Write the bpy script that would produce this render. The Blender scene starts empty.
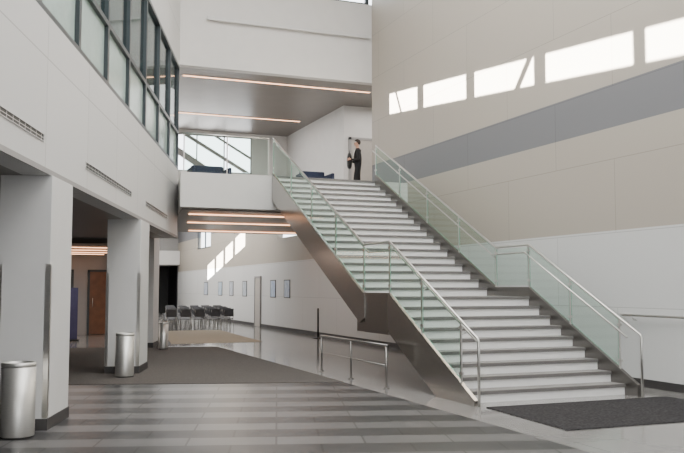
import bpy, bmesh, math, random
from mathutils import Vector, Matrix
random.seed(4)
C=bpy.context.scene.collection
PHI=.298
# ------------------------------------------------------------------ materials
def new_mat(name):
    m=bpy.data.materials.new(name); m.use_nodes=True
    nt=m.node_tree; b=nt.nodes['Principled BSDF']; return m,nt,b
def lin(c): return tuple((x/255/12.92 if x/255<=.04045 else ((x/255+.055)/1.055)**2.4) for x in c)+(1,)
def plain(name,col,rough=.5,metal=0,noise=0,scale=8,spec=.5,emit=None,es=0):
    m,nt,b=new_mat(name); c=lin(col)
    b.inputs['Roughness'].default_value=rough; b.inputs['Metallic'].default_value=metal
    b.inputs['Specular IOR Level'].default_value=spec
    if noise:
        tc=nt.nodes.new('ShaderNodeTexCoord'); n=nt.nodes.new('ShaderNodeTexNoise'); n.inputs['Scale'].default_value=scale
        r=nt.nodes.new('ShaderNodeValToRGB'); r.color_ramp.elements[0].position=.3; r.color_ramp.elements[1].position=.7
        r.color_ramp.elements[0].color=tuple(x*(1-noise) for x in c[:3])+(1,)
        r.color_ramp.elements[1].color=tuple(min(1,x*(1+noise)) for x in c[:3])+(1,)
        nt.links.new(tc.outputs['Object'],n.inputs['Vector']); nt.links.new(n.outputs['Fac'],r.inputs['Fac']); nt.links.new(r.outputs['Color'],b.inputs['Base Color'])
    else: b.inputs['Base Color'].default_value=c
    if emit: b.inputs['Emission Color'].default_value=lin(emit); b.inputs['Emission Strength'].default_value=es
    return m
def math_node(nt,op,a,b=None):
    n=nt.nodes.new('ShaderNodeMath'); n.operation=op
    for i,v in enumerate((a,b)):
        if v is None: continue
        if isinstance(v,(int,float)): n.inputs[i].default_value=v
        else: nt.links.new(v,n.inputs[i])
    return n.outputs[0]
def mixc(nt,f,a,b,mode='MIX'):
    n=nt.nodes.new('ShaderNodeMix'); n.data_type='RGBA'; n.blend_type=mode
    for k,v in ((0,f),(6,a),(7,b)):
        if isinstance(v,(int,float)): n.inputs[k].default_value=v
        elif isinstance(v,tuple): n.inputs[k].default_value=v
        else: nt.links.new(v,n.inputs[k])
    return n.outputs[2]
def brick(nt,vec,w,h,mort,off=.5,c1=(1,1,1,1),c2=(.95,.95,.95,1),cm=(.6,.6,.6,1)):
    t=nt.nodes.new('ShaderNodeTexBrick'); t.offset=off; t.squash=1
    t.inputs['Scale'].default_value=1; t.inputs['Brick Width'].default_value=w; t.inputs['Row Height'].default_value=h
    t.inputs['Mortar Size'].default_value=mort; t.inputs['Mortar Smooth'].default_value=0
    t.inputs['Color1'].default_value=c1; t.inputs['Color2'].default_value=c2; t.inputs['Mortar'].default_value=cm
    nt.links.new(vec,t.inputs['Vector']); return t.outputs['Color']
def panel_mat(name,axis,col,w,h,mort=.007,bands=None,rough=.55,off=.5,cm=(.66,.66,.66,1)):
    m,nt,b=new_mat(name)
    tc=nt.nodes.new('ShaderNodeTexCoord'); sp=nt.nodes.new('ShaderNodeSeparateXYZ'); nt.links.new(tc.outputs['Object'],sp.inputs[0])
    cb=nt.nodes.new('ShaderNodeCombineXYZ'); nt.links.new(sp.outputs[axis],cb.inputs[0]); nt.links.new(sp.outputs['Z'],cb.inputs[1])
    j=brick(nt,cb.outputs[0],w,h,mort,off,(1,1,1,1),(.955,.955,.955,1),cm)
    if bands:
        r=nt.nodes.new('ShaderNodeValToRGB'); r.color_ramp.interpolation='CONSTANT'
        z=math_node(nt,'DIVIDE',sp.outputs['Z'],12.0); nt.links.new(z,r.inputs['Fac'])
        e=r.color_ramp.elements
        e[0].position=0; e[0].color=lin(bands[0][1]); e[1].position=bands[1][0]/12; e[1].color=lin(bands[1][1])
        for zz,cc in bands[2:]:
            k=e.new(zz/12); k.color=lin(cc)
        base=r.outputs['Color']
    else: base=lin(col)
    o=mixc(nt,1.0,base,j,'MULTIPLY'); nt.links.new(o,b.inputs['Base Color']); b.inputs['Roughness'].default_value=rough
    return m
def glass_mat(name,tint,gl=.9,base=.05,amt=.7):
    m=bpy.data.materials.new(name); m.use_nodes=True; nt=m.node_tree; nt.nodes.clear()
    o=nt.nodes.new('ShaderNodeOutputMaterial'); t=nt.nodes.new('ShaderNodeBsdfTransparent'); t.inputs[0].default_value=tint
    g=nt.nodes.new('ShaderNodeBsdfGlossy'); g.inputs['Roughness'].default_value=.02; g.inputs['Color'].default_value=(gl,gl,gl,1)
    f=nt.nodes.new('ShaderNodeLayerWeight'); f.inputs['Blend'].default_value=.5
    fac=math_node(nt,'ADD',math_node(nt,'MULTIPLY',math_node(nt,'POWER',f.outputs['Facing'],4.0),amt),base)
    mx=nt.nodes.new('ShaderNodeMixShader'); nt.links.new(fac,mx.inputs[0]); nt.links.new(t.outputs[0],mx.inputs[1]); nt.links.new(g.outputs[0],mx.inputs[2]); nt.links.new(mx.outputs[0],o.inputs[0])
    return m
def brushed(name,col,rough=.3,metal=1):
    m,nt,b=new_mat(name); tc=nt.nodes.new('ShaderNodeTexCoord'); mp=nt.nodes.new('ShaderNodeMapping'); mp.inputs['Scale'].default_value=(3,3,60)
    n=nt.nodes.new('ShaderNodeTexNoise'); n.inputs['Scale'].default_value=4
    nt.links.new(tc.outputs['Object'],mp.inputs[0]); nt.links.new(mp.outputs[0],n.inputs['Vector'])
    c=lin(col); o=mixc(nt,n.outputs['Fac'],tuple(x*.85 for x in c[:3])+(1,),tuple(min(1,x*1.12) for x in c[:3])+(1,)); nt.links.new(o,b.inputs['Base Color'])
    b.inputs['Metallic'].default_value=metal; b.inputs['Roughness'].default_value=rough
    return m
M_left=panel_mat('left_panels','X',(204,204,203),2.08,4.2,.007,off=0,cm=(.6,.6,.6,1))
M_right=panel_mat('right_panels','Y',None,3.3,1.27,.006,bands=[(0,(211,211,210)),(2.534,(176,168,156)),(4.336,(120,120,123)),(5.081,(178,170,158))],cm=(.68,.68,.68,1))
M_white=plain('white_paint',(210,208,205),.6,noise=.02,scale=3)
M_col=plain('column_paint',(208,208,207),.6,noise=.02,scale=3)
M_beige=plain('beige_paint',(200,190,176),.6,noise=.02,scale=3)
M_gray=plain('gray_paint',(150,148,146),.6,noise=.03,scale=2)
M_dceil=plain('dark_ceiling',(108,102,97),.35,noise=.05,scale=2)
M_ceil=plain('ceiling_gray',(165,158,150),.5,noise=.03,scale=2)
M_base=plain('baseboard_dark',(62,60,60),.5,noise=.05)
M_steel=brushed('brushed_steel',(208,207,203),.3)
M_rail=brushed('floor_rail_steel',(150,148,145),.35)
M_bin=brushed('bin_steel',(205,204,200),.42,.8)
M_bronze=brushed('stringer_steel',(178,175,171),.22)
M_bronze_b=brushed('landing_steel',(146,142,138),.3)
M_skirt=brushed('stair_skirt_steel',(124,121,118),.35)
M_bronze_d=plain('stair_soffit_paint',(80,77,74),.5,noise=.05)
M_frame=plain('window_frame_gray',(50,58,62),.4,noise=.05)
M_glass=glass_mat('clear_green_glass',(.90,.965,.935,1),.9,.02,.12)
M_gedge=plain('green_glass_edge',(130,185,162),.2,noise=.03)
M_wglass=glass_mat('window_glass',(.62,.72,.72,1),.9,.05,.5)
M_frost=plain('frosted_panel',(166,186,180),.25,noise=.03)
M_black=plain('black_plastic',(20,20,22),.45,noise=.1)
M_chair=plain('gray_chair_plastic',(78,79,84),.5,noise=.1)
M_carpet=plain('dark_carpet',(86,82,79),.95,noise=.2,scale=40,spec=.1)
M_mat=plain('entrance_mat',(52,51,52),.95,noise=.5,scale=35,spec=.1)
M_tan=plain('tan_carpet',(160,150,134),.9,noise=.1,scale=40,spec=.1)
M_wood=plain('brown_wood',(116,78,54),.4,noise=.15,scale=5)
M_strip=plain('warm_light_strip',(255,235,220),.5,emit=(255,186,140),es=4.5)
M_tube=plain('fixture_metal',(205,204,202),.4,noise=.02)
M_riser=plain('white_riser',(236,236,235),.5,noise=.02)
M_tread=plain('gray_tread',(128,126,124),.6,noise=.08,scale=30,spec=.3)
M_nose=plain('dark_nosing',(110,108,106),.55,noise=.05,spec=.3)
M_purple=plain('purple_fabric',(70,68,100),.8,noise=.1)
M_navy=plain('navy_fabric',(36,44,68),.8,noise=.15)
M_skin=plain('skin',(196,150,126),.5,noise=.04)
M_suit=plain('black_suit',(22,21,24),.8,noise=.15)
M_hair=plain('brown_hair',(46,32,24),.6,noise=.2)
M_shoe=plain('black_leather',(15,14,14),.4,noise=.1)
M_door=plain('gray_door',(178,172,164),.5,noise=.03)
def floor_mat():
    m,nt,b=new_mat('floor_tiles')
    tc=nt.nodes.new('ShaderNodeTexCoord'); mp=nt.nodes.new('ShaderNodeMapping'); mp.inputs['Rotation'].default_value=(0,0,PHI)
    nt.links.new(tc.outputs['Object'],mp.inputs[0])
    sp=nt.nodes.new('ShaderNodeSeparateXYZ'); nt.links.new(mp.outputs[0],sp.inputs[0])
    raw=nt.nodes.new('ShaderNodeSeparateXYZ'); nt.links.new(tc.outputs['Object'],raw.inputs[0])
    fr=math_node(nt,'FRACT',math_node(nt,'DIVIDE',sp.outputs['Y'],.92))
    st=math_node(nt,'GREATER_THAN',fr,.5)
    dark=mixc(nt,st,lin((55,55,56)),lin((94,93,93)))
    j=brick(nt,mp.outputs[0],.92,.46,.011,.5,(1,1,1,1),(.84,.84,.84,1),(.3,.3,.3,1))
    dark=mixc(nt,1.0,dark,j,'MULTIPLY')
    j2=brick(nt,tc.outputs['Object'],.61,.61,.006,0,(1,1,1,1),(.92,.92,.92,1),(.6,.6,.6,1))
    light=mixc(nt,1.0,lin((132,130,128)),j2,'MULTIPLY')
    k=math_node(nt,'MAXIMUM',math_node(nt,'GREATER_THAN',raw.outputs['X'],5.3),math_node(nt,'GREATER_THAN',raw.outputs['Y'],23.2))
    nt.links.new(mixc(nt,k,dark,light),b.inputs['Base Color'])
    n=nt.nodes.new('ShaderNodeTexNoise'); n.inputs['Scale'].default_value=1.5; nt.links.new(tc.outputs['Object'],n.inputs['Vector'])
    rr=math_node(nt,'SUBTRACT',.31,math_node(nt,'MULTIPLY',k,.21))
    nt.links.new(math_node(nt,'ADD',math_node(nt,'MULTIPLY',n.outputs['Fac'],.04),rr),b.inputs['Roughness'])
    nt.links.new(math_node(nt,'ADD',math_node(nt,'MULTIPLY',k,.25),.22),b.inputs['Specular IOR Level'])
    return m
M_floor=floor_mat()
# ------------------------------------------------------------------ mesh helpers
def mk(name,bm,mats,parent=None,loc=(0,0,0),rz=0,smooth=False):
    me=bpy.data.meshes.new(name); bmesh.ops.recalc_face_normals(bm,faces=bm.faces); bm.to_mesh(me); bm.free()
    for m in (mats if isinstance(mats,(list,tuple)) else [mats]): me.materials.append(m)
    if smooth:
        for p in me.polygons: p.use_smooth=True
    o=bpy.data.objects.new(name,me); C.objects.link(o); o.location=loc; o.rotation_euler=(0,0,rz)
    if parent: o.parent=parent
    return o
def bx(bm,x0,x1,y0,y1,z0,z1,mi=0,bev=0):
    r=bmesh.ops.create_cube(bm,size=1)
    vs=r['verts']
    for v in vs: v.co=Vector((x0+(v.co.x+.5)*(x1-x0),y0+(v.co.y+.5)*(y1-y0),z0+(v.co.z+.5)*(z1-z0)))
    fs={f for v in vs for f in v.link_faces}
    for f in fs: f.material_index=mi
    if bev:
        es={e for v in vs for e in v.link_edges}
        bmesh.ops.bevel(bm,geom=list(es),offset=bev,segments=2,affect='EDGES',profile=.5)
def box(name,x0,x1,y0,y1,z0,z1,mat,parent=None,loc=(0,0,0),rz=0,bev=0):
    bm=bmesh.new(); bx(bm,x0,x1,y0,y1,z0,z1,0,bev); return mk(name,bm,mat,parent,loc,rz)
def prism(bm,pts,axis,a,b,mi=0,side=None):
    def P(p,t): return (t,p[0],p[1]) if axis=='x' else ((p[0],p[1],t) if axis=='z' else (p[0],t,p[1]))
    A=[bm.verts.new(P(p,a)) for p in pts]; B=[bm.verts.new(P(p,b)) for p in pts]
    fs=[bm.faces.new(A),bm.faces.new(B)]
    for f in fs: f.material_index=mi
    n=len(pts)
    for i in range(n):
        f=bm.faces.new((A[i],A[(i+1)%n],B[(i+1)%n],B[i])); f.material_index=mi if side is None else side
def tube(bm,pts,r,seg=10,mi=0,radii=None):
    pts=[Vector(p) for p in pts]; rings=[]
    n=len(pts)
    up=Vector((0,0,1))
    for i,p in enumerate(pts):
        if i==0: t=(pts[1]-p).normalized()
        elif i==n-1: t=(p-pts[i-1]).normalized()
        else:
            a=(p-pts[i-1]).normalized(); b=(pts[i+1]-p).normalized(); t=(a+b).normalized()
        ref=up if abs(t.z)<.95 else Vector((1,0,0))
        if i==0: s=t.cross(ref).normalized()
        else:
            s=prev_s-t*prev_s.dot(t); s.normalize()
        prev_s=s; w=t.cross(s).normalized()
        rr=radii[i] if radii else r
        rings.append([bm.verts.new(p+(s*math.cos(2*math.pi*j/seg)+w*math.sin(2*math.pi*j/seg))*rr) for j in range(seg)])
    fs=[]
    for i in range(n-1):
        for j in range(seg): fs.append(bm.faces.new((rings[i][j],rings[i][(j+1)%seg],rings[i+1][(j+1)%seg],rings[i+1][j])))
    fs.append(bm.faces.new(rings[0])); fs.append(bm.faces.new(rings[-1]))
    for f in fs: f.material_index=mi; f.smooth=True
def revolve(bm,prof,seg=32,mi=0,cy=0):
    rings=[[bm.verts.new((r*math.cos(2*math.pi*j/seg),cy+r*math.sin(2*math.pi*j/seg),z)) for j in range(seg)] for r,z in prof]
    for i in range(len(prof)-1):
        for j in range(seg):
            f=bm.faces.new((rings[i][j],rings[i][(j+1)%seg],rings[i+1][(j+1)%seg],rings[i+1][j])); f.material_index=mi; f.smooth=abs(prof[i][0]-prof[i+1][0])<.004
    for k in (0,-1):
        f=bm.faces.new(rings[k]); f.material_index=mi
def empty(name,loc,label,cat,rz=0,group=None):
    e=bpy.data.objects.new(name,None); e.empty_display_size=.2; e.location=loc; e.rotation_euler=(0,0,rz); C.objects.link(e)
    if label: e['label']=label
    if cat: e['category']=cat
    if group: e['group']=group
    return e
def tag(o,label,cat,group=None):
    o['label']=label; o['category']=cat
    if group: o['group']=group
    return o
def struct(o): o['kind']='structure'; return o
def onL(s,yy=0): return (-2.734+s*math.sin(PHI)-yy*math.cos(PHI), s*math.cos(PHI)+yy*math.sin(PHI))
# ------------------------------------------------------------------ room shell
RX=9.563
LO=(-2.734,0,0); LR=math.pi/2-PHI      # left wall local frame: X along wall, -Y faces the atrium
struct(box('floor',-19,13,-16,56,-.2,0,M_floor))
HC=5.9   # far hall ceiling height
bm=bmesh.new()
bx(bm,RX,RX+.25,-8.5,21.93,0,12)
bx(bm,RX,RX+.25,21.93,31.2,0,3.5)
for a,b,c,d in ((31.2,42.9,0,HC),(42.9,46.4,0,3.7),(42.9,46.4,5.0,HC),(46.4,52,0,HC)): bx(bm,RX,RX+.25,a,b,c,d)
struct(mk('wall_right',bm,M_right))
bm=bmesh.new(); bx(bm,RX-.02,RX,-8.4,33.3,0,.13); bx(bm,RX-.02,RX,34.2,52,0,.13); struct(mk('baseboard_right',bm,M_base))
bm=bmesh.new()
for a,b,c,d in ((42.9,43.0,3.7,5.0),(46.3,46.4,3.7,5.0),(44.6,44.7,3.7,5.0),(42.9,46.4,3.7,3.78),(42.9,46.4,4.92,5.0)): bx(bm,RX+.08,RX+.14,a,b,c,d)
struct(mk('window_1',bm,M_frame))
# left wall (upper)
bm=bmesh.new()
S0,S1=-9.0,22.94
OZ0,OZ1=8.46,9.03
bx(bm,S0,S1,0,.3,2.89,4.69)
bx(bm,S0,4.5,0,.3,4.69,7.46)
bx(bm,S0,S1,0,.3,7.46,8.2)
bx(bm,S0,S1,0,.04,8.2,OZ0)
bx(bm,S0,S1,0,.04,OZ1,12)
ops=[(1.31,4.27),(4.63,7.81),(8.29,11.26),(11.72,14.47),(14.9,17.1)]
e=S0
for a,b in ops:
    bx(bm,e,a,0,.04,OZ0,OZ1); e=b
bx(bm,e,S1,0,.04,OZ0,OZ1)
bx(bm,S1-.1,S1,.3,12,3.1,4.4)  # unseen closing wall added to block stray sun above the low ceiling
struct(mk('wall_left',bm,M_left,loc=LO,rz=LR))
bm=bmesh.new()
prism(bm,[(8.95,OZ0),(9.2,OZ0),(8.6,OZ1),(8.35,OZ1)],'y',.0,.04)
prism(bm,[(16.1,OZ0),(16.2,OZ0),(16.6,OZ1),(16.5,OZ1)],'y',.0,.04)
struct(mk('trim_1',bm,M_frame,loc=LO,rz=LR))
struct(box('trim_2',S0,S1,-.012,0,2.89,2.95,M_gray,loc=LO,rz=LR))
mull=[4.5,6.35,8.2,10.05,11.9,13.75,15.6,17.45,19.3,21.15,22.94]
n=2
for i in range(len(mull)-1):
    a,b=mull[i],mull[i+1]
    bm=bmesh.new()
    bx(bm,a,a+.06,.0,.14,4.69,7.46,0); bx(bm,b-.06,b,.0,.14,4.69,7.46,0)
    bx(bm,a+.06,b-.06,.0,.14,4.69,4.76,0); bx(bm,a+.06,b-.06,.0,.14,7.38,7.46,0); bx(bm,a+.06,b-.06,.0,.14,5.62,5.70,0)
    bx(bm,a+.06,b-.06,.06,.07,4.76,5.62,2); bx(bm,a+.06,b-.06,.06,.07,5.70,7.38,1)
    o=mk('window_%d'%n,bm,[M_frame,M_wglass,M_frost],loc=LO,rz=LR); struct(o); n+=1
bm=bmesh.new()
bx(bm,3,S1,.3,3.6,4.25,4.39); bx(bm,3,S1,.3,3.6,7.6,7.7); bx(bm,3,S1,3.5,3.6,4.39,7.6); bx(bm,2.9,3,.3,3.6,4.25,7.7); bx(bm,S1-.05,S1+.02,.14,3.6,4.39,7.6)
struct(mk('wall_corridor',bm,M_white,loc=LO,rz=LR))
struct(box('ceiling_low',-13,S1,.3,12,2.89,3.1,M_dceil,loc=LO,rz=LR))
bm=bmesh.new(); bx(bm,-14,34,12,12.2,0,4.2); bx(bm,-13.2,-13,0,12,0,4.2); struct(mk('wall_side',bm,M_white,loc=LO,rz=LR))
struct(box('wall_back',-8,RX+.25,-8.7,-8.5,0,12,M_white))
bm=bmesh.new(); prism(bm,[onL(-9.2,.04),(RX+.25,-8.7),(RX+.25,22.2),onL(23.2,.04)],'z',12,12.2); struct(mk('ceiling_main',bm,M_white))
bm=bmesh.new()
prism(bm,[(3.64,19.62),(RX,19.62),(RX,28.2),(4,28.2),(4,30),(-8.0,30),(-8.0,25.62),(4.0,21.93)],'z',3.5,4.33)
struct(mk('floor_upper',bm,M_white))
bm=bmesh.new()
prism(bm,[(3.75,20.0),(RX-.01,20.0),(RX-.01,28.15),(4,28.15),(4,29.95),(-7.9,29.95),(-7.9,25.7),(4.02,22.05)],'z',3.47,3.5)
struct(mk('ceiling_lower',bm,M_dceil))
bm=bmesh.new(); prism(bm,[(3.1,22.3),(3.1,29.9),(-7,29.9),(-7,25.45)],'z',2.75,2.88); struct(mk('ceiling_lobby',bm,M_dceil))
bm=bmesh.new(); bx(bm,RX,12.2,21.93,31.2,4.2,4.33); bx(bm,3.8,RX,28.2,31.2,4.2,4.33); struct(mk('floor_upper_rear',bm,M_ceil))
bm=bmesh.new()
bx(bm,3.95,8.02,21.93,22.2,7.514,12); bx(bm,8.02,RX,21.93,22.2,7.514,9.82); bx(bm,8.02,RX,21.93,22.2,11,12); bx(bm,RX,12.2,21.93,22.2,7.514,7.7)
struct(mk('wall_header',bm,M_white))
bm=bmesh.new()
for a,b,c,d in ((8.02,8.1,9.82,11),(9.4,9.5,9.82,11),(8.02,9.5,9.82,9.88),(8.02,9.5,10.92,11)): bx(bm,a,b,22.0,22.1,c,d)
struct(mk('window_20',bm,M_frame))
struct(box('ceiling_upper',3.8,12.2,22.2,31.3,7.514,7.65,M_dceil))
bm=bmesh.new(); bx(bm,3.8,3.95,21.93,31.2,4.33,7.514); struct(mk('wall_upper_left',bm,M_white))
W0,W1,WZ0,WZ1=4.2,8.5,5.95,7.38
bm=bmesh.new()
bx(bm,3.95,W0,31.05,31.2,4.33,7.514); bx(bm,W0,W1,31.05,31.2,4.33,WZ0); bx(bm,W0,W1,31.05,31.2,WZ1,7.514); bx(bm,W1,9.9,31.05,31.2,4.33,7.514)
struct(mk('wall_upper_back',bm,M_white))
bm=bmesh.new()
for a,b in ((W0,W0+.05),(W1-.05,W1),(5.25,5.29),(6.35,6.39),(7.4,7.44)): bx(bm,a,b,31.1,31.16,WZ0,WZ1)
bx(bm,W0,W1,31.1,31.16,WZ0,WZ0+.05); bx(bm,W0,W1,31.1,31.16,WZ1-.05,WZ1)
prism(bm,[(4.3,WZ1),(4.75,WZ1),(7.0,WZ0+.05),(6.55,WZ0+.05)],'y',31.0,31.05)  # diagonal bars added to stand in for slanting sun patches
prism(bm,[(5.7,WZ1),(5.95,WZ1),(8.4,WZ0+.05),(8.15,WZ0+.05)],'y',31.0,31.05)
prism(bm,[(6.9,WZ1),(7.05,WZ1),(8.45,6.6),(8.45,6.5)],'y',31.0,31.05)
struct(mk('window_21',bm,M_gray))
bm=bmesh.new(); bx(bm,9.9,12.2,25,25.15,4.33,7.514); bx(bm,9.9,10.05,25.15,31.2,4.33,7.514); bx(bm,12.05,12.2,21.93,25,4.33,7.514); bx(bm,RX+.25,12.2,21.83,21.93,4.33,7.6)
struct(mk('wall_upper_right',bm,M_white))
bm=bmesh.new(); bx(bm,10.15,11.1,24.96,24.998,4.34,6.4,0,.008); bx(bm,10.07,10.15,24.94,25,4.33,6.48,1); bx(bm,11.1,11.18,24.94,25,4.33,6.48,1); bx(bm,10.07,11.18,24.94,25,6.4,6.48,1)
struct(mk('door_4',bm,[M_door,M_gray]))
# far hall
bm=bmesh.new()
yA,zA,yB,zB,hh=32.6,5.05,40.2,3.6,.78
prism(bm,[(30,0),(52,0),(52,zB),(yB,zB),(yA,zA),(30,zA)],'x',3.9,4.0)
prism(bm,[(30,zA+hh),(yA,zA+hh),(yB,zB+hh),(52,zB+hh),(52,HC),(30,HC)],'x',3.9,4.0)
prism(bm,[(30,zA),(yA,zA),(yA,zA+hh),(30,zA+hh)],'x',3.9,4.0)
prism(bm,[(yB,zB),(52,zB),(52,zB+hh),(yB,zB+hh)],'x',3.9,4.0)
struct(mk('wall_hall_left',bm,M_white))
bm=bmesh.new()
for k in (0,1,2):
    t=(k+.93)/4; y=yA+(yB-yA)*t; z=zA+(zB-zA)*t
    prism(bm,[(y,z),(y+.45,z-.09),(y+.45,z-.09+hh),(y,z+hh)],'x',3.92,3.98)
struct(mk('window_22',bm,M_frame))
bm=bmesh.new(); bx(bm,4,7.9,52,52.2,0,HC); bx(bm,7.9,RX+.25,52,52.2,2.95,HC); struct(mk('wall_far',bm,M_gray))
struct(box('trim_3',7.2,RX-.02,51.3,52,3.0,3.85,M_white))
bm=bmesh.new(); bx(bm,7.7,7.8,52.2,55.5,0,3.1);bx(bm,RX,RX+.1,52.2,55.5,0,3.1); bx(bm,7.7,RX+.1,55.4,55.5,0,3.1); bx(bm,7.7,RX+.1,52.2,55.5,3.0,3.1); struct(mk('wall_vestibule',bm,M_black))  # walls coloured black to stand in for the darkness inside the opening
struct(box('ceiling_hall',3.9,RX+.25,31.2,52.2,HC,HC+.03,M_white))
struct(box('wall_hall_header',3.9,RX,31.2,31.3,4.2,HC,M_white))
bm=bmesh.new(); bx(bm,-9,4,30,30.2,0,4.33); struct(mk('wall_low_back',bm,M_gray))
def door(n,x0,x1,y,mat):
    bm=bmesh.new(); bx(bm,x0,x1,y-.05,y,0.01,2.15,0,.01); bx(bm,x0-.07,x0,y-.08,y,0,2.22,1); bx(bm,x1,x1+.07,y-.08,y,0,2.22,1); bx(bm,x0-.07,x1+.07,y-.08,y,2.15,2.22,1)
    tube(bm,[(x0+.1,y-.1,.95),(x0+.1,y-.1,1.25)],.012,mi=2)
    struct(mk('door_%d'%n,bm,[mat,M_frame,M_steel]))
door(1,2.5,3.2,30,M_wood)
door(2,.9,1.9,30,M_black)
bm=bmesh.new(); bx(bm,RX-.04,RX-.005,33.4,34.15,0.01,2.0,0,.01); bx(bm,RX-.06,RX,33.32,33.4,0,2.08,1); bx(bm,RX-.06,RX,34.15,34.23,0,2.08,1); bx(bm,RX-.06,RX,33.4,34.15,2.0,2.08,1)
struct(mk('door_3',bm,[M_door,M_gray]))
# ------------------------------------------------------------------ columns
def column(x,y,z,w,d,h,lab,guard):
    e=empty('column',(x,y,z),lab,'column',LR,'white lobby columns')
    box('shaft',0,d,0,w,0,h-z,M_col,e,bev=.006)
    bm=bmesh.new(); bx(bm,-.012,d+.012,-.012,0,0,.13); bx(bm,-.012,0,0,w,0,.13); bx(bm,d,d+.012,0,w,0,.13); bx(bm,0,d,w,w+.012,0,.13); mk('base_trim',bm,M_base,e)
    if guard:
        bm=bmesh.new(); bx(bm,-.006,0,-.006,.05,.14,1.87); bx(bm,0,.05,-.006,0,.14,1.87); mk('corner_guard',bm,M_steel,e)
        bm=bmesh.new(); bx(bm,-.006,0,w-.05,w+.006,.14,1.87); bx(bm,0,.05,w,w+.006,.14,1.87); mk('corner_guard',bm,M_steel,e)
x,y=onL(10.6,-.03); column(x,y,0,.58,.98,2.89,'square white column with steel corner guards beside a trash can',True)
x,y=onL(16.85,-.04); column(x,y,.009,.62,1.05,2.89,'square white column standing on the edge of the dark carpet',True)
column(3.55,22.8,.009,.6,1.0,3.47,'square white column under the balcony',False)
# ------------------------------------------------------------------ vents on left wall
for a,b,hv in ((7.6,10.3,.036),(12.35,15.95,.04),(17.6,20.9,.045)):
    bm=bmesh.new(); z=3.27
    bx(bm,a,b,-.012,0,z-hv-.008,z-hv); bx(bm,a,b,-.012,0,z+hv,z+hv+.008); bx(bm,a,a+.012,-.012,0,z-hv,z+hv); bx(bm,b-.012,b,-.012,0,z-hv,z+hv)
    bx(bm,a+.012,b-.012,-.003,0,z-hv,z+hv,1)
    bx(bm,a+.012,b-.012,-.006,-.003,z-.003,z+.003)
    k=a+.2
    while k<b-.05: bx(bm,k,k+.008,-.006,-.003,z-hv,z+hv); k+=.2
    o=mk('vent_grille',bm,[M_tube,M_black],loc=LO,rz=LR); tag(o,'long dark slotted air vent set in the white wall panel','vent','wall air vents')
# ------------------------------------------------------------------ light strips
def strip(x0,x1,y,z,lab,w=.11,dh=.03):
    e=empty('ceiling_light',((x0+x1)/2,y,z),lab,'ceiling light',0,'warm linear ceiling lights'); L=(x1-x0)/2
    bm=bmesh.new(); bx(bm,-L-.03,L+.03,-w/2-.03,-w/2,-.012,0); bx(bm,-L-.03,L+.03,w/2,w/2+.03,-.012,0); bx(bm,-L-.03,-L,-w/2,w/2,-.012,0); bx(bm,L,L+.03,-w/2,w/2,-.012,0); mk('housing',bm,M_tube,e)
    box('diffuser',-L,L,-w/2,w/2,-dh,0,M_strip,e)
strip(4.3,9.95,23.0,7.514,'warm linear light strip in the upper ceiling',.09,.02)
strip(4.5,9.4,28.0,7.514,'warm linear light strip in the upper ceiling',.09,.02)
for yy,x0 in ((20.9,4.1),(23.6,4.6),(27.0,5.3)): strip(x0,9.45,yy,3.47,'warm linear light strip under the balcony',.12,.035)
for yy in (24.6,26.3,28,29.5): strip(-3+(1.2 if yy<25 else 0),2.9,yy,2.75,'warm linear light strip in the low lobby ceiling',.10,.03)
bm=bmesh.new(); bx(bm,4.7,9.45,21.80,21.88,8.78,8.88,0,.01)
for k in range(5): bx(bm,4.9+k*1.08,4.96+k*1.08,21.86,21.93,8.8,8.86)
tag(mk('wall_light',bm,M_tube),'slim unlit linear fixture mounted on the header wall','wall light')
# ------------------------------------------------------------------ staircase
R=.1605; y0=10.3; T1=.31; yu=14.2; T2=.317; XL,XR=5.87,8.68
st=empty('staircase',(7.275,10.05,0),'wide steel staircase with white risers and a mid landing','staircase')
off=Vector((7.275,10.05,0))
def rel(o):
    for v in o.data.vertices: v.co-=off
    return o
top=4.33
def step(y,z,t,last=False):
    bm=bmesh.new(); xa,xb=XL+.06,XR-.06
    bx(bm,xa,xb,y,y+.03,z-R,z-.045,0)
    bx(bm,xa,xb,y-.02,y+t+.03,z-.04,z,1)
    bx(bm,xa,xb,y-.025,y+.035,z-.048,z+.002,2)
    rel(mk('step',bm,[M_riser,M_tread,M_nose],st))
for i in range(8): step(y0+i*T1,R*(i+1),T1)
zl=9*R
for j in range(17): step(yu+j*T2,zl+R*(j+1),T2)
bm=bmesh.new(); bx(bm,XL+.06,XR-.06,yu+17*T2,yu+17*T2+.03,top-R,top-.002); bx(bm,XL+.06,XR-.06,yu+17*T2-.03,yu+17*T2+.03,top-.045,top+.003,1); rel(mk('step',bm,[M_riser,M_nose],st))
bm=bmesh.new(); ya=y0+8*T1
bx(bm,XL+.06,XR-.06,ya-.02,yu+.03,zl-.04,zl,1); bx(bm,XL+.06,XR-.06,ya,ya+.03,zl-R,zl-.045,0); bx(bm,XL+.06,XR-.06,ya-.025,ya+.035,zl-.048,zl+.002,2)
rel(mk('landing',bm,[M_riser,M_tread,M_nose],st))
m1=R/T1; m2=R/T2
zt=zl+.07
yb1=ya+(zt-(zl+.06))/m1; yb2=yu-(zl+R+.06-zt)/m2
yF=10.02; zF=R+.06+m1*(yF-y0)
yE=19.6; zE=zt+m2*(yE-yb2)
D=.60
yg=yb1-(zt-D-.06)/m1
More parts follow.
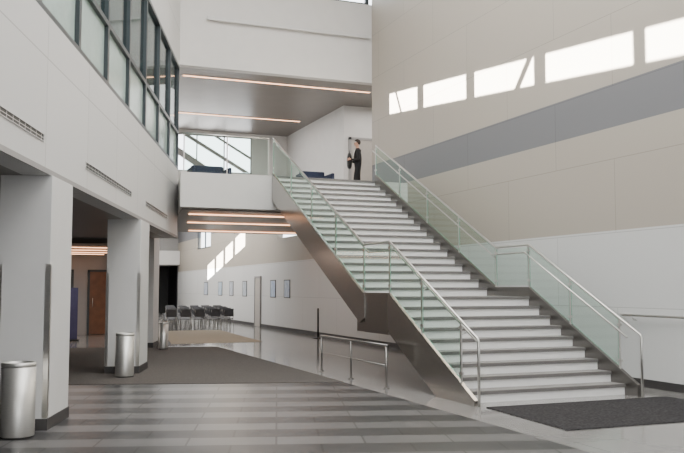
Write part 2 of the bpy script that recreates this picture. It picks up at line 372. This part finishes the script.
for side_,(a,b) in enumerate(((XL,XL+.06),(XR-.06,XR))):
    u=0 if side_==0 else .10        # the wall-side skirt stands higher above the nosings
    lower=[(yF,0),(yF,zF+u),(yb1,zt+u),(yb1+.04,zt+u),(yb1+.04,zt-D-.06),(yb1,zt-D-.06),(yg,0)]
    upper=[(yb2-.06,zt+u),(yb2,zt+u),(yE,zE+u),(yE,zE-D-.06),(yb2+.15,zt-D+.06),(yb2-.06,zt-.45)]
    mt=M_bronze if side_==0 else M_skirt
    bm=bmesh.new(); prism(bm,lower,'x',a,b); rel(mk('stringer',bm,mt,st))
    bm=bmesh.new(); prism(bm,upper,'x',a,b); rel(mk('stringer',bm,mt,st))
    bm=bmesh.new(); bx(bm,a+(.02 if side_==0 else 0),b-(0 if side_==0 else .02),yb1+.04,yb2-.06,zt-D-.1,zt-.05+u); bx(bm,a,b,yb1+.04,yb2-.06,zt-.05+u,zt+u); rel(mk('landing_beam',bm,M_bronze_b if side_==0 else M_skirt,st))
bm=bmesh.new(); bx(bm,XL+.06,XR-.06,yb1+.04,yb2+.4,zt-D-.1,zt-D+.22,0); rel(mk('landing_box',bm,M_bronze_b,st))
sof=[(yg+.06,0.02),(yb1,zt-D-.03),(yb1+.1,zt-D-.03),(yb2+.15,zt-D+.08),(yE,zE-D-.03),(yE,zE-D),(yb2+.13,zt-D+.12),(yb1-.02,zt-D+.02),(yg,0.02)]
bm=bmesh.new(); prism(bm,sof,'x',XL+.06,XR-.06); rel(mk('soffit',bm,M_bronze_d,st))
# ------------------------------------------------------------------ stair railings
def railline(y):
    if y<yb1: return zt+m1*(y-yb1)
    if y<yb2: return zt
    return zt+m2*(y-yb2)
RH=.86
def stair_rail(x,inn,lab,u=0):
    e=empty('railing',Vector((x,10.0,0))-off,None,None); e.parent=st; o0=Vector((x,10.0,0)); e['label']=lab
    def k(o):
        for v in o.data.vertices: v.co-=o0
        return o
    xr=x
    bm=bmesh.new(); yend=9.95
    tube(bm,[(xr,yend,0),(xr,yend,zt+m1*(yend-yb1)+RH-.03),(xr,yend+.02,zt+m1*(yend+.02-yb1)+RH),(xr,yb1,zt+RH+.0),(xr,yb2,zt+RH),(xr,yE,zE+RH)],.02,12)
    k(mk('handrail',bm,M_steel,e))
    bm=bmesh.new(); xi=xr+inn*.09
    tube(bm,[(xi,10.15,railline(10.15)+RH-.14),(xi,yb1,zt+RH-.14),(xi,yb2,zt+RH-.14),(xi,yE,zE+RH-.14)],.015,10)
    k(mk('inner_rail',bm,M_steel,e))
    ys=[10.42,11.62,yb1,yb2]+[yb2+(yE-yb2)*q/4 for q in range(1,5)]
    for q,yy in enumerate(ys):
        bm=bmesh.new(); z=railline(yy)
        bx(bm,xr-.01,xr+.01,yy-.014,yy+.014,z-.02+u,z+RH-.01)
        for zz in (z+.12+u,z+RH-.1): bx(bm,xr-.014,xr+.014,yy-.045,yy+.045,zz-.02,zz+.02)
        tube(bm,[(xr,yy,z+RH-.2),(xi,yy,z+RH-.17)],.008,6)
        k(mk('post',bm,M_steel,e))
    for a,b in zip(ys[:-1],ys[1:]):
        a+=.03;b-=.03
        bm=bmesh.new(); prism(bm,[(a,railline(a)+.03+u),(b,railline(b)+.03+u),(b,railline(b)+RH-.04),(a,railline(a)+RH-.04)],'x',xr-.006,xr+.006,0,1)
        k(mk('glass_panel',bm,[M_glass,M_gedge],e))
stair_rail(XL+.03,1,'glass and steel railing on the open side of the stairs')
stair_rail(XR-.03,-1,'glass and steel railing on the wall side of the stairs',.10)
def guard(x0,x1,y,z,lab,n):
    e=empty('balcony_railing',(x0,y,z),lab,'railing'); W=x1-x0
    bm=bmesh.new(); tube(bm,[(0,0,.94),(W,0,.94)],.02,12); mk('handrail',bm,M_steel,e)
    for i in range(n+1):
        q=min(max(W*i/n,.03),W-.03); bm=bmesh.new(); bx(bm,q-.014,q+.014,-.01,.01,0,.93); mk('post',bm,M_steel,e)
    for i in range(n):
        bm=bmesh.new(); prism(bm,[(W*i/n+.06,.04),(W*(i+1)/n-.06,.04),(W*(i+1)/n-.06,.9),(W*i/n+.06,.9)],'y',-.006,.006,0,1); mk('glass_panel',bm,[M_glass,M_gedge],e)
guard(3.7,XL-.02,19.72,4.33,'glass and steel guard along the balcony edge',2)
# wall handrail near the stair foot
e=empty('wall_handrail',(RX-.09,4.5,1.15),'thin steel handrail bracketed along the white lower wall','handrail')
bm=bmesh.new(); tube(bm,[(.08,6.9,0),(0,6.85,0),(0,0,0),(.08,-.05,0)],.019,10); mk('rail',bm,M_steel,e)
for yy in (.5,2.1,3.7,5.3,6.6):
    bm=bmesh.new(); tube(bm,[(0,yy,-.01),(.03,yy,-.07),(.09,yy,-.08)],.008,8); mk('bracket',bm,M_steel,e)
# ------------------------------------------------------------------ floor guard rail beneath landing
e=empty('guard_rail',(5.6,12.3,0),'low steel guard rail with two bars under the stair landing','railing')
for yy in (0,1.5,3.0):
    bm=bmesh.new(); tube(bm,[(0,yy,0),(0,yy,.67)],.018,10); revolve(bm,[(.05,0),(.05,.012),(.03,.016)],16,cy=yy)
    mk('post',bm,M_rail,e)
bm=bmesh.new(); tube(bm,[(0,-.04,.68),(0,3.04,.68)],.018,10); mk('top_rail',bm,M_rail,e)
bm=bmesh.new(); tube(bm,[(0,0,.36),(0,3.0,.36)],.012,10); mk('lower_rail',bm,M_rail,e)
# ------------------------------------------------------------------ carpets
bm=bmesh.new(); prism(bm,[(5.3,13.35),(5.25,22.6),(2.9,23.2),(-6,25.6),(-9,16.9),(0.8,14.7)],'z',0,.008)
tag(mk('carpet',bm,M_carpet),'large dark gray walk-off carpet on the tile floor','carpet')
bm=bmesh.new(); prism(bm,[(4.3,24.2),(7.0,24.2),(7.4,31.5),(5.2,31.5)],'z',0,.008)
tag(mk('rug',bm,M_tan),'tan carpet area in front of the rows of chairs','carpet')
bm=bmesh.new(); prism(bm,[(5.85,7.95),(9.0,7.95),(9.0,9.85),(5.95,9.85)],'z',0,.012)
tag(mk('doormat',bm,M_mat),'black mat at the foot of the stairs','doormat')
# ------------------------------------------------------------------ trash cans
def bin_(x,y,z,h,r,lab):
    e=empty('trash_can',(x,y,z),lab,'trash can',0,'steel trash cans')
    bm=bmesh.new(); revolve(bm,[(r*.99,.02),(r,.025),(r,h-.05)],32); mk('body',bm,M_bin,e)
    bm=bmesh.new(); revolve(bm,[(r*.96,0),(r*.96,.02)],32); mk('base',bm,M_base,e)
    bm=bmesh.new(); revolve(bm,[(r*.985,h-.05),(r*.985,h-.046),(r,h-.044),(r,h),(r*.86,h),(r*.84,h-.035),(r*.3,h-.035)],32); mk('lid',bm,M_bin,e)
    bm=bmesh.new(); revolve(bm,[(r*.8,h-.035),(r*.8,h-.028)],32); mk('opening',bm,M_black,e)
bin_(.1,9.78,0,.8,.178,'round brushed steel trash can in front of the near column')
bin_(1.93,15.55,.009,.78,.165,'round brushed steel trash can beside the middle column')
bin_(3.72,22.15,.009,.7,.125,'small steel trash can beside the column under the balcony')
# ------------------------------------------------------------------ pictures
cols=[(120,140,170),(110,150,180),(130,140,160),(120,135,150),(110,150,200),(110,140,180)]
for i,(ya_,yb_) in enumerate(((43.4,44.3),(40.2,41.0),(38.0,38.7),(35.6,36.3),(31.3,32.0),(29.5,30.2))):
    e=empty('picture_frame',(RX,(ya_+yb_)/2,1.56),'framed blue picture hung on the hall wall','picture',0,'framed pictures along the hall wall'); w=(yb_-ya_)/2
    bm=bmesh.new()
    bx(bm,-.025,0,-w,-w+.03,-.34,.34); bx(bm,-.025,0,w-.03,w,-.34,.34); bx(bm,-.025,0,-w+.03,w-.03,-.34,-.31); bx(bm,-.025,0,-w+.03,w-.03,.31,.34); mk('frame',bm,M_base,e)
    m,nt,b=new_mat('picture_art'); tc=nt.nodes.new('ShaderNodeTexCoord'); nn=nt.nodes.new('ShaderNodeTexNoise'); nn.inputs['Scale'].default_value=3+i; nt.links.new(tc.outputs['Object'],nn.inputs['Vector'])
    nt.links.new(mixc(nt,nn.outputs['Fac'],lin(cols[i]),lin((225,228,232))),b.inputs['Base Color'])
    box('picture',-.02,-.005,-w+.03,w-.03,-.31,.31,m,e)
# ------------------------------------------------------------------ chairs
def chair_parts():
    out=[]
    bm=bmesh.new(); bx(bm,-.2,.2,-.2,.18,.4,.43,0,.012); out.append(('seat',mk('seat',bm,M_chair)))
    bm=bmesh.new(); bx(bm,-.2,.2,.18,.21,.5,.8,0,.012); out.append(('backrest',mk('backrest',bm,M_chair)))
    for sx in (-1,1):
        bm=bmesh.new(); tube(bm,[(sx*.19,-.19,0),(sx*.18,-.16,.4)],.011,6); out.append(('leg',mk('leg',bm,M_rail)))
        bm=bmesh.new(); tube(bm,[(sx*.19,.23,0),(sx*.185,.16,.41),(sx*.185,.215,.75)],.011,6); out.append(('leg',mk('leg',bm,M_rail)))
    return out
proto=chair_parts(); first=True
for r_ in range(6):
    for c_ in range(5):
        xx=5.6+c_*.54+r_*.22+random.uniform(-.03,.03); yy=31.9+r_*1.35
        if xx>9.0: continue
        e=empty('chair',(xx,yy,0),'dark gray stacking chair with thin legs in a row','chair',math.pi+.2+random.uniform(-.06,.06),'rows of dark chairs')
        for nm,o in proto:
            if first: q=o
            else: q=o.copy(); C.objects.link(q)
            q.parent=e
        first=False
# ------------------------------------------------------------------ stanchion, banner, sofas
e=empty('stanchion',(9.1,25.2,0),'black stanchion post standing by the hall wall','stanchion')
bm=bmesh.new(); revolve(bm,[(.16,0),(.16,.02),(.05,.04)],24); mk('base',bm,M_black,e)
bm=bmesh.new(); tube(bm,[(0,0,.03),(0,0,.95)],.03,12); mk('pole',bm,M_black,e)
e=empty('banner_stand',(1.68,26.5,0),'purple display banner on a black stand','banner')
box('base',-.25,.25,-.08,.08,0,.06,M_black,e,bev=.01); box('banner',-.2,.2,-.01,.01,.06,1.6,M_purple,e)
bm=bmesh.new(); tube(bm,[(0,.03,.05),(0,.03,1.6)],.012,8); mk('pole',bm,M_black,e)
def sofa(x,y,w,lab):
    e=empty('sofa',(x,y,4.33),lab,'sofa',0,'dark upstairs seating')
    box('seat',-w/2+.1,w/2-.1,-.35,.2,.12,.42,M_navy,e,bev=.03); box('backrest',-w/2+.1,w/2-.1,.2,.38,.12,.66,M_navy,e,bev=.04)
    for s_ in (-1,1):
        a,b=sorted((s_*w/2,s_*(w/2-.1))); box('armrest',a,b,-.35,.38,.12,.56,M_navy,e,bev=.03)
        for yy in (-.3,.3):
            bm=bmesh.new(); tube(bm,[(s_*(w/2-.08),yy,0),(s_*(w/2-.08),yy,.12)],.02,8); mk('leg',bm,M_steel,e)
sofa(5.0,22.7,1.1,'low dark sofa upstairs behind the balcony guard')
sofa(8.1,22.7,.95,'low dark armchair upstairs near the top of the stairs')
# ------------------------------------------------------------------ person
def person(loc,rz):
    e=empty('person',loc,'person in a dark suit standing and carrying a black bag','person',rz)
    V=[];E=[];Rr=[]
    def v(p,r,par=None):
        V.append(p); Rr.append(r if isinstance(r,tuple) else (r,r)); i=len(V)-1
        if par is not None: E.append((par,i))
        return i
    pel=v((0,0,.94),(.14,.16)); sp=v((0,0,1.1),(.135,.155),pel); ch=v((.01,0,1.28),(.14,.17),sp); up=v((0,0,1.40),(.115,.15),ch)
    nk=v((.005,0,1.49),.058,up); n2=v((.02,0,1.545),.056,nk); hd=v((.035,0,1.62),(.085,.075),n2); ht=v((.03,0,1.70),(.07,.065),hd)
    nose=v((.125,0,1.625),.014,hd)
    for s in (-1,1):
        sh=v((0,s*.18,1.40),.075,up); ua=v((-.01,s*.235,1.27),.065,sh); el=v((-.01,s*.265,1.12),.055,ua); fa=v((.10,s*.25,1.08),.046,el); wr=v((.205,s*.225,1.1),.03,fa)
        pm=v((.26,s*.21,1.11),(.02,.03),wr)
        for k in range(4):
            zz=1.11+(k-1.5)*.022
            a=v((.305+.004*(k%3),s*.2,zz),.009,pm); b=v((.335,s*.17,zz),.008,a); v((.345,s*.14+.004*k*s,zz),.007,b)
        t=v((.26,s*.195,1.15),.010,pm); v((.28,s*.18,1.17),.008,t)
        fx=.08*s
        hp=v((0,s*.095,.86),.105,pel); th=v((.02+fx*.3,s*.105,.66),.09,hp); kn=v((.03+fx*.7,s*.105,.48),.068,th); cf=v((.0+fx,s*.11,.3),.06,kn); an=v((-.01+fx*1.3,s*.11,.09),.045,cf); ft=v((.06+fx*1.3,s*.115,.045),.042,an); v((.16+fx*1.3,s*.125,.035),.03,ft)
    me=bpy.data.meshes.new('b'); me.from_pydata(V,E,[]); ob=bpy.data.objects.new('b',me); C.objects.link(ob)
    md=ob.modifiers.new('s','SKIN')
    for i,sv in enumerate(me.skin_vertices[0].data): sv.radius=Rr[i]; sv.use_root=(i==0)
    md.use_smooth_shade=True
    sb=ob.modifiers.new('u','SUBSURF'); sb.levels=1; sb.render_levels=1
    dg=bpy.context.evaluated_depsgraph_get(); m2=bpy.data.meshes.new_from_object(ob.evaluated_get(dg))
    bpy.data.objects.remove(ob); m2.materials.clear()
    for m in (M_suit,M_skin,M_shoe): m2.materials.append(m)
    for p in m2.polygons:
        c=p.center; p.use_smooth=True
        if c.z>1.48 or (c.x>.225 and c.z>.9): p.material_index=1
        elif c.z<.075: p.material_index=2
        else: p.material_index=0
    m2.name='body'; b=bpy.data.objects.new('body',m2); C.objects.link(b); b.parent=e
    bm=bmesh.new(); bmesh.ops.create_uvsphere(bm,u_segments=20,v_segments=14,radius=1)
    for q in list(bm.verts):
        q.co=Vector((q.co.x*.105+.012,q.co.y*.095,q.co.z*.105+1.675))
    bmesh.ops.delete(bm,geom=[q for q in bm.verts if (q.co.x>.065 and q.co.z<1.70) or q.co.z<1.60],context='VERTS')
    mk('hair',bm,M_hair,e,smooth=True)
    for s in (-1,1):
        bm=bmesh.new(); bmesh.ops.create_uvsphere(bm,u_segments=8,v_segments=6,radius=.011)
        for q in bm.verts: q.co+=Vector((.108,s*.03,1.645))
        mk('eye',bm,M_black,e,smooth=True)
        bm=bmesh.new(); bmesh.ops.create_uvsphere(bm,u_segments=8,v_segments=6,radius=1)
        for q in bm.verts: q.co=Vector((q.co.x*.02+.02,q.co.y*.01+s*.088,q.co.z*.03+1.625))
        mk('ear',bm,M_skin,e,smooth=True)
    bm=bmesh.new(); bx(bm,.098,.108,-.022,.022,1.575,1.585); mk('mouth',bm,plain('lip',(150,84,76),.5,noise=.05),e)
    bm=bmesh.new(); prism(bm,[(.10,1.43),(.118,1.43),(.148,1.25),(.13,1.25)],'y',-.02,.02); mk('shirt_front',bm,M_riser,e)
    e.scale=(.94,.94,.94)
    return e
a_=math.pi-.35
person((9.46,22.75,4.33),a_)
e=empty('bag',(9.46+.25*math.cos(a_),22.75+.25*math.sin(a_),4.33+.78),'large soft black bag held in front of the body','bag',a_)
bm=bmesh.new(); bmesh.ops.create_uvsphere(bm,u_segments=20,v_segments=14,radius=1)
for q in bm.verts:
    t=q.co.z; w_=1-.2*max(0,t)
    sgn=lambda a:(1 if a>=0 else -1)*abs(a)**.7
    q.co=Vector((sgn(q.co.x)*.08*w_,sgn(q.co.y)*.17*w_,.24+sgn(t)*.24))
mk('bag_body',bm,M_shoe,e,smooth=True)
bm=bmesh.new(); tube(bm,[(0,-.08,.45),(0,-.06,.53),(0,.06,.53),(0,.08,.45)],.01,8); mk('handle',bm,M_black,e)
# ------------------------------------------------------------------ lights
def area(name,loc,sx,sy,p,rot=(0,0,0),col=(1,1,1)):
    l=bpy.data.lights.new(name,'AREA'); l.shape='RECTANGLE'; l.size=sx; l.size_y=sy; l.energy=p; l.color=col
    o=bpy.data.objects.new(name,l); C.objects.link(o); o.location=loc; o.rotation_euler=rot; return o
area('ceiling_fill',(4.5,7,11.9),7,22,2900,col=(1,.99,.975))  # unseen area light added below the closed ceiling; there is no skylight
area('rear_fill',(1.5,-8.3,5),10,7,800,(math.radians(90),0,0),(.97,.985,1))  # added fill in front of the closed back wall, no window behind it
area('upper_fill',(7,26.5,7.4),4,6,160,col=(1,.98,.95))  # unseen fill added to brighten the upper floor
area('upper_side_fill',(10.9,23.4,7.4),1.5,2,55,col=(1,.96,.92))  # extra unseen fill added for the upper side space
area('hall_fill',(7,41,HC-.1),4,18,1000,col=(1,.985,.965))  # unseen area light added to brighten the far hall
area('lobby_fill',(6.5,24,3.4),4,5,80,col=(1,.95,.9))  # unseen fill added beneath the balcony, besides the light strips
area('low_lobby_fill',(0,26,2.7),5,4,150,col=(1,.95,.9))  # unseen fill added to lift the dark low lobby
cx,cy=onL(13,1.9); area('corridor_fill',(cx,cy,7.5),2.5,16,150,(0,0,LR+math.pi/2),(.95,1,1))  # area light added to fill the corridor behind the windows
s=bpy.data.lights.new('sun','SUN'); s.energy=120; s.angle=.005; s.color=(1,.97,.93)
so=bpy.data.objects.new('sun',s); C.objects.link(so); so.rotation_euler=Vector((1,.6,-.2875)).to_track_quat('-Z','Y').to_euler()
w=bpy.data.worlds.new('world'); bpy.context.scene.world=w; w.use_nodes=True
nt=w.node_tree; bg=nt.nodes['Background']; bg.inputs[0].default_value=(.9,.95,1,1); bg.inputs[1].default_value=6.0
# ------------------------------------------------------------------ camera
cam=bpy.data.cameras.new('camera'); co=bpy.data.objects.new('camera',cam); C.objects.link(co)
cam.sensor_width=36; cam.lens=36*838.05/684; cam.clip_end=200
co.location=(0,0,1.6); co.rotation_euler=(math.pi/2+.073,0,-.375)
bpy.context.scene.camera=co
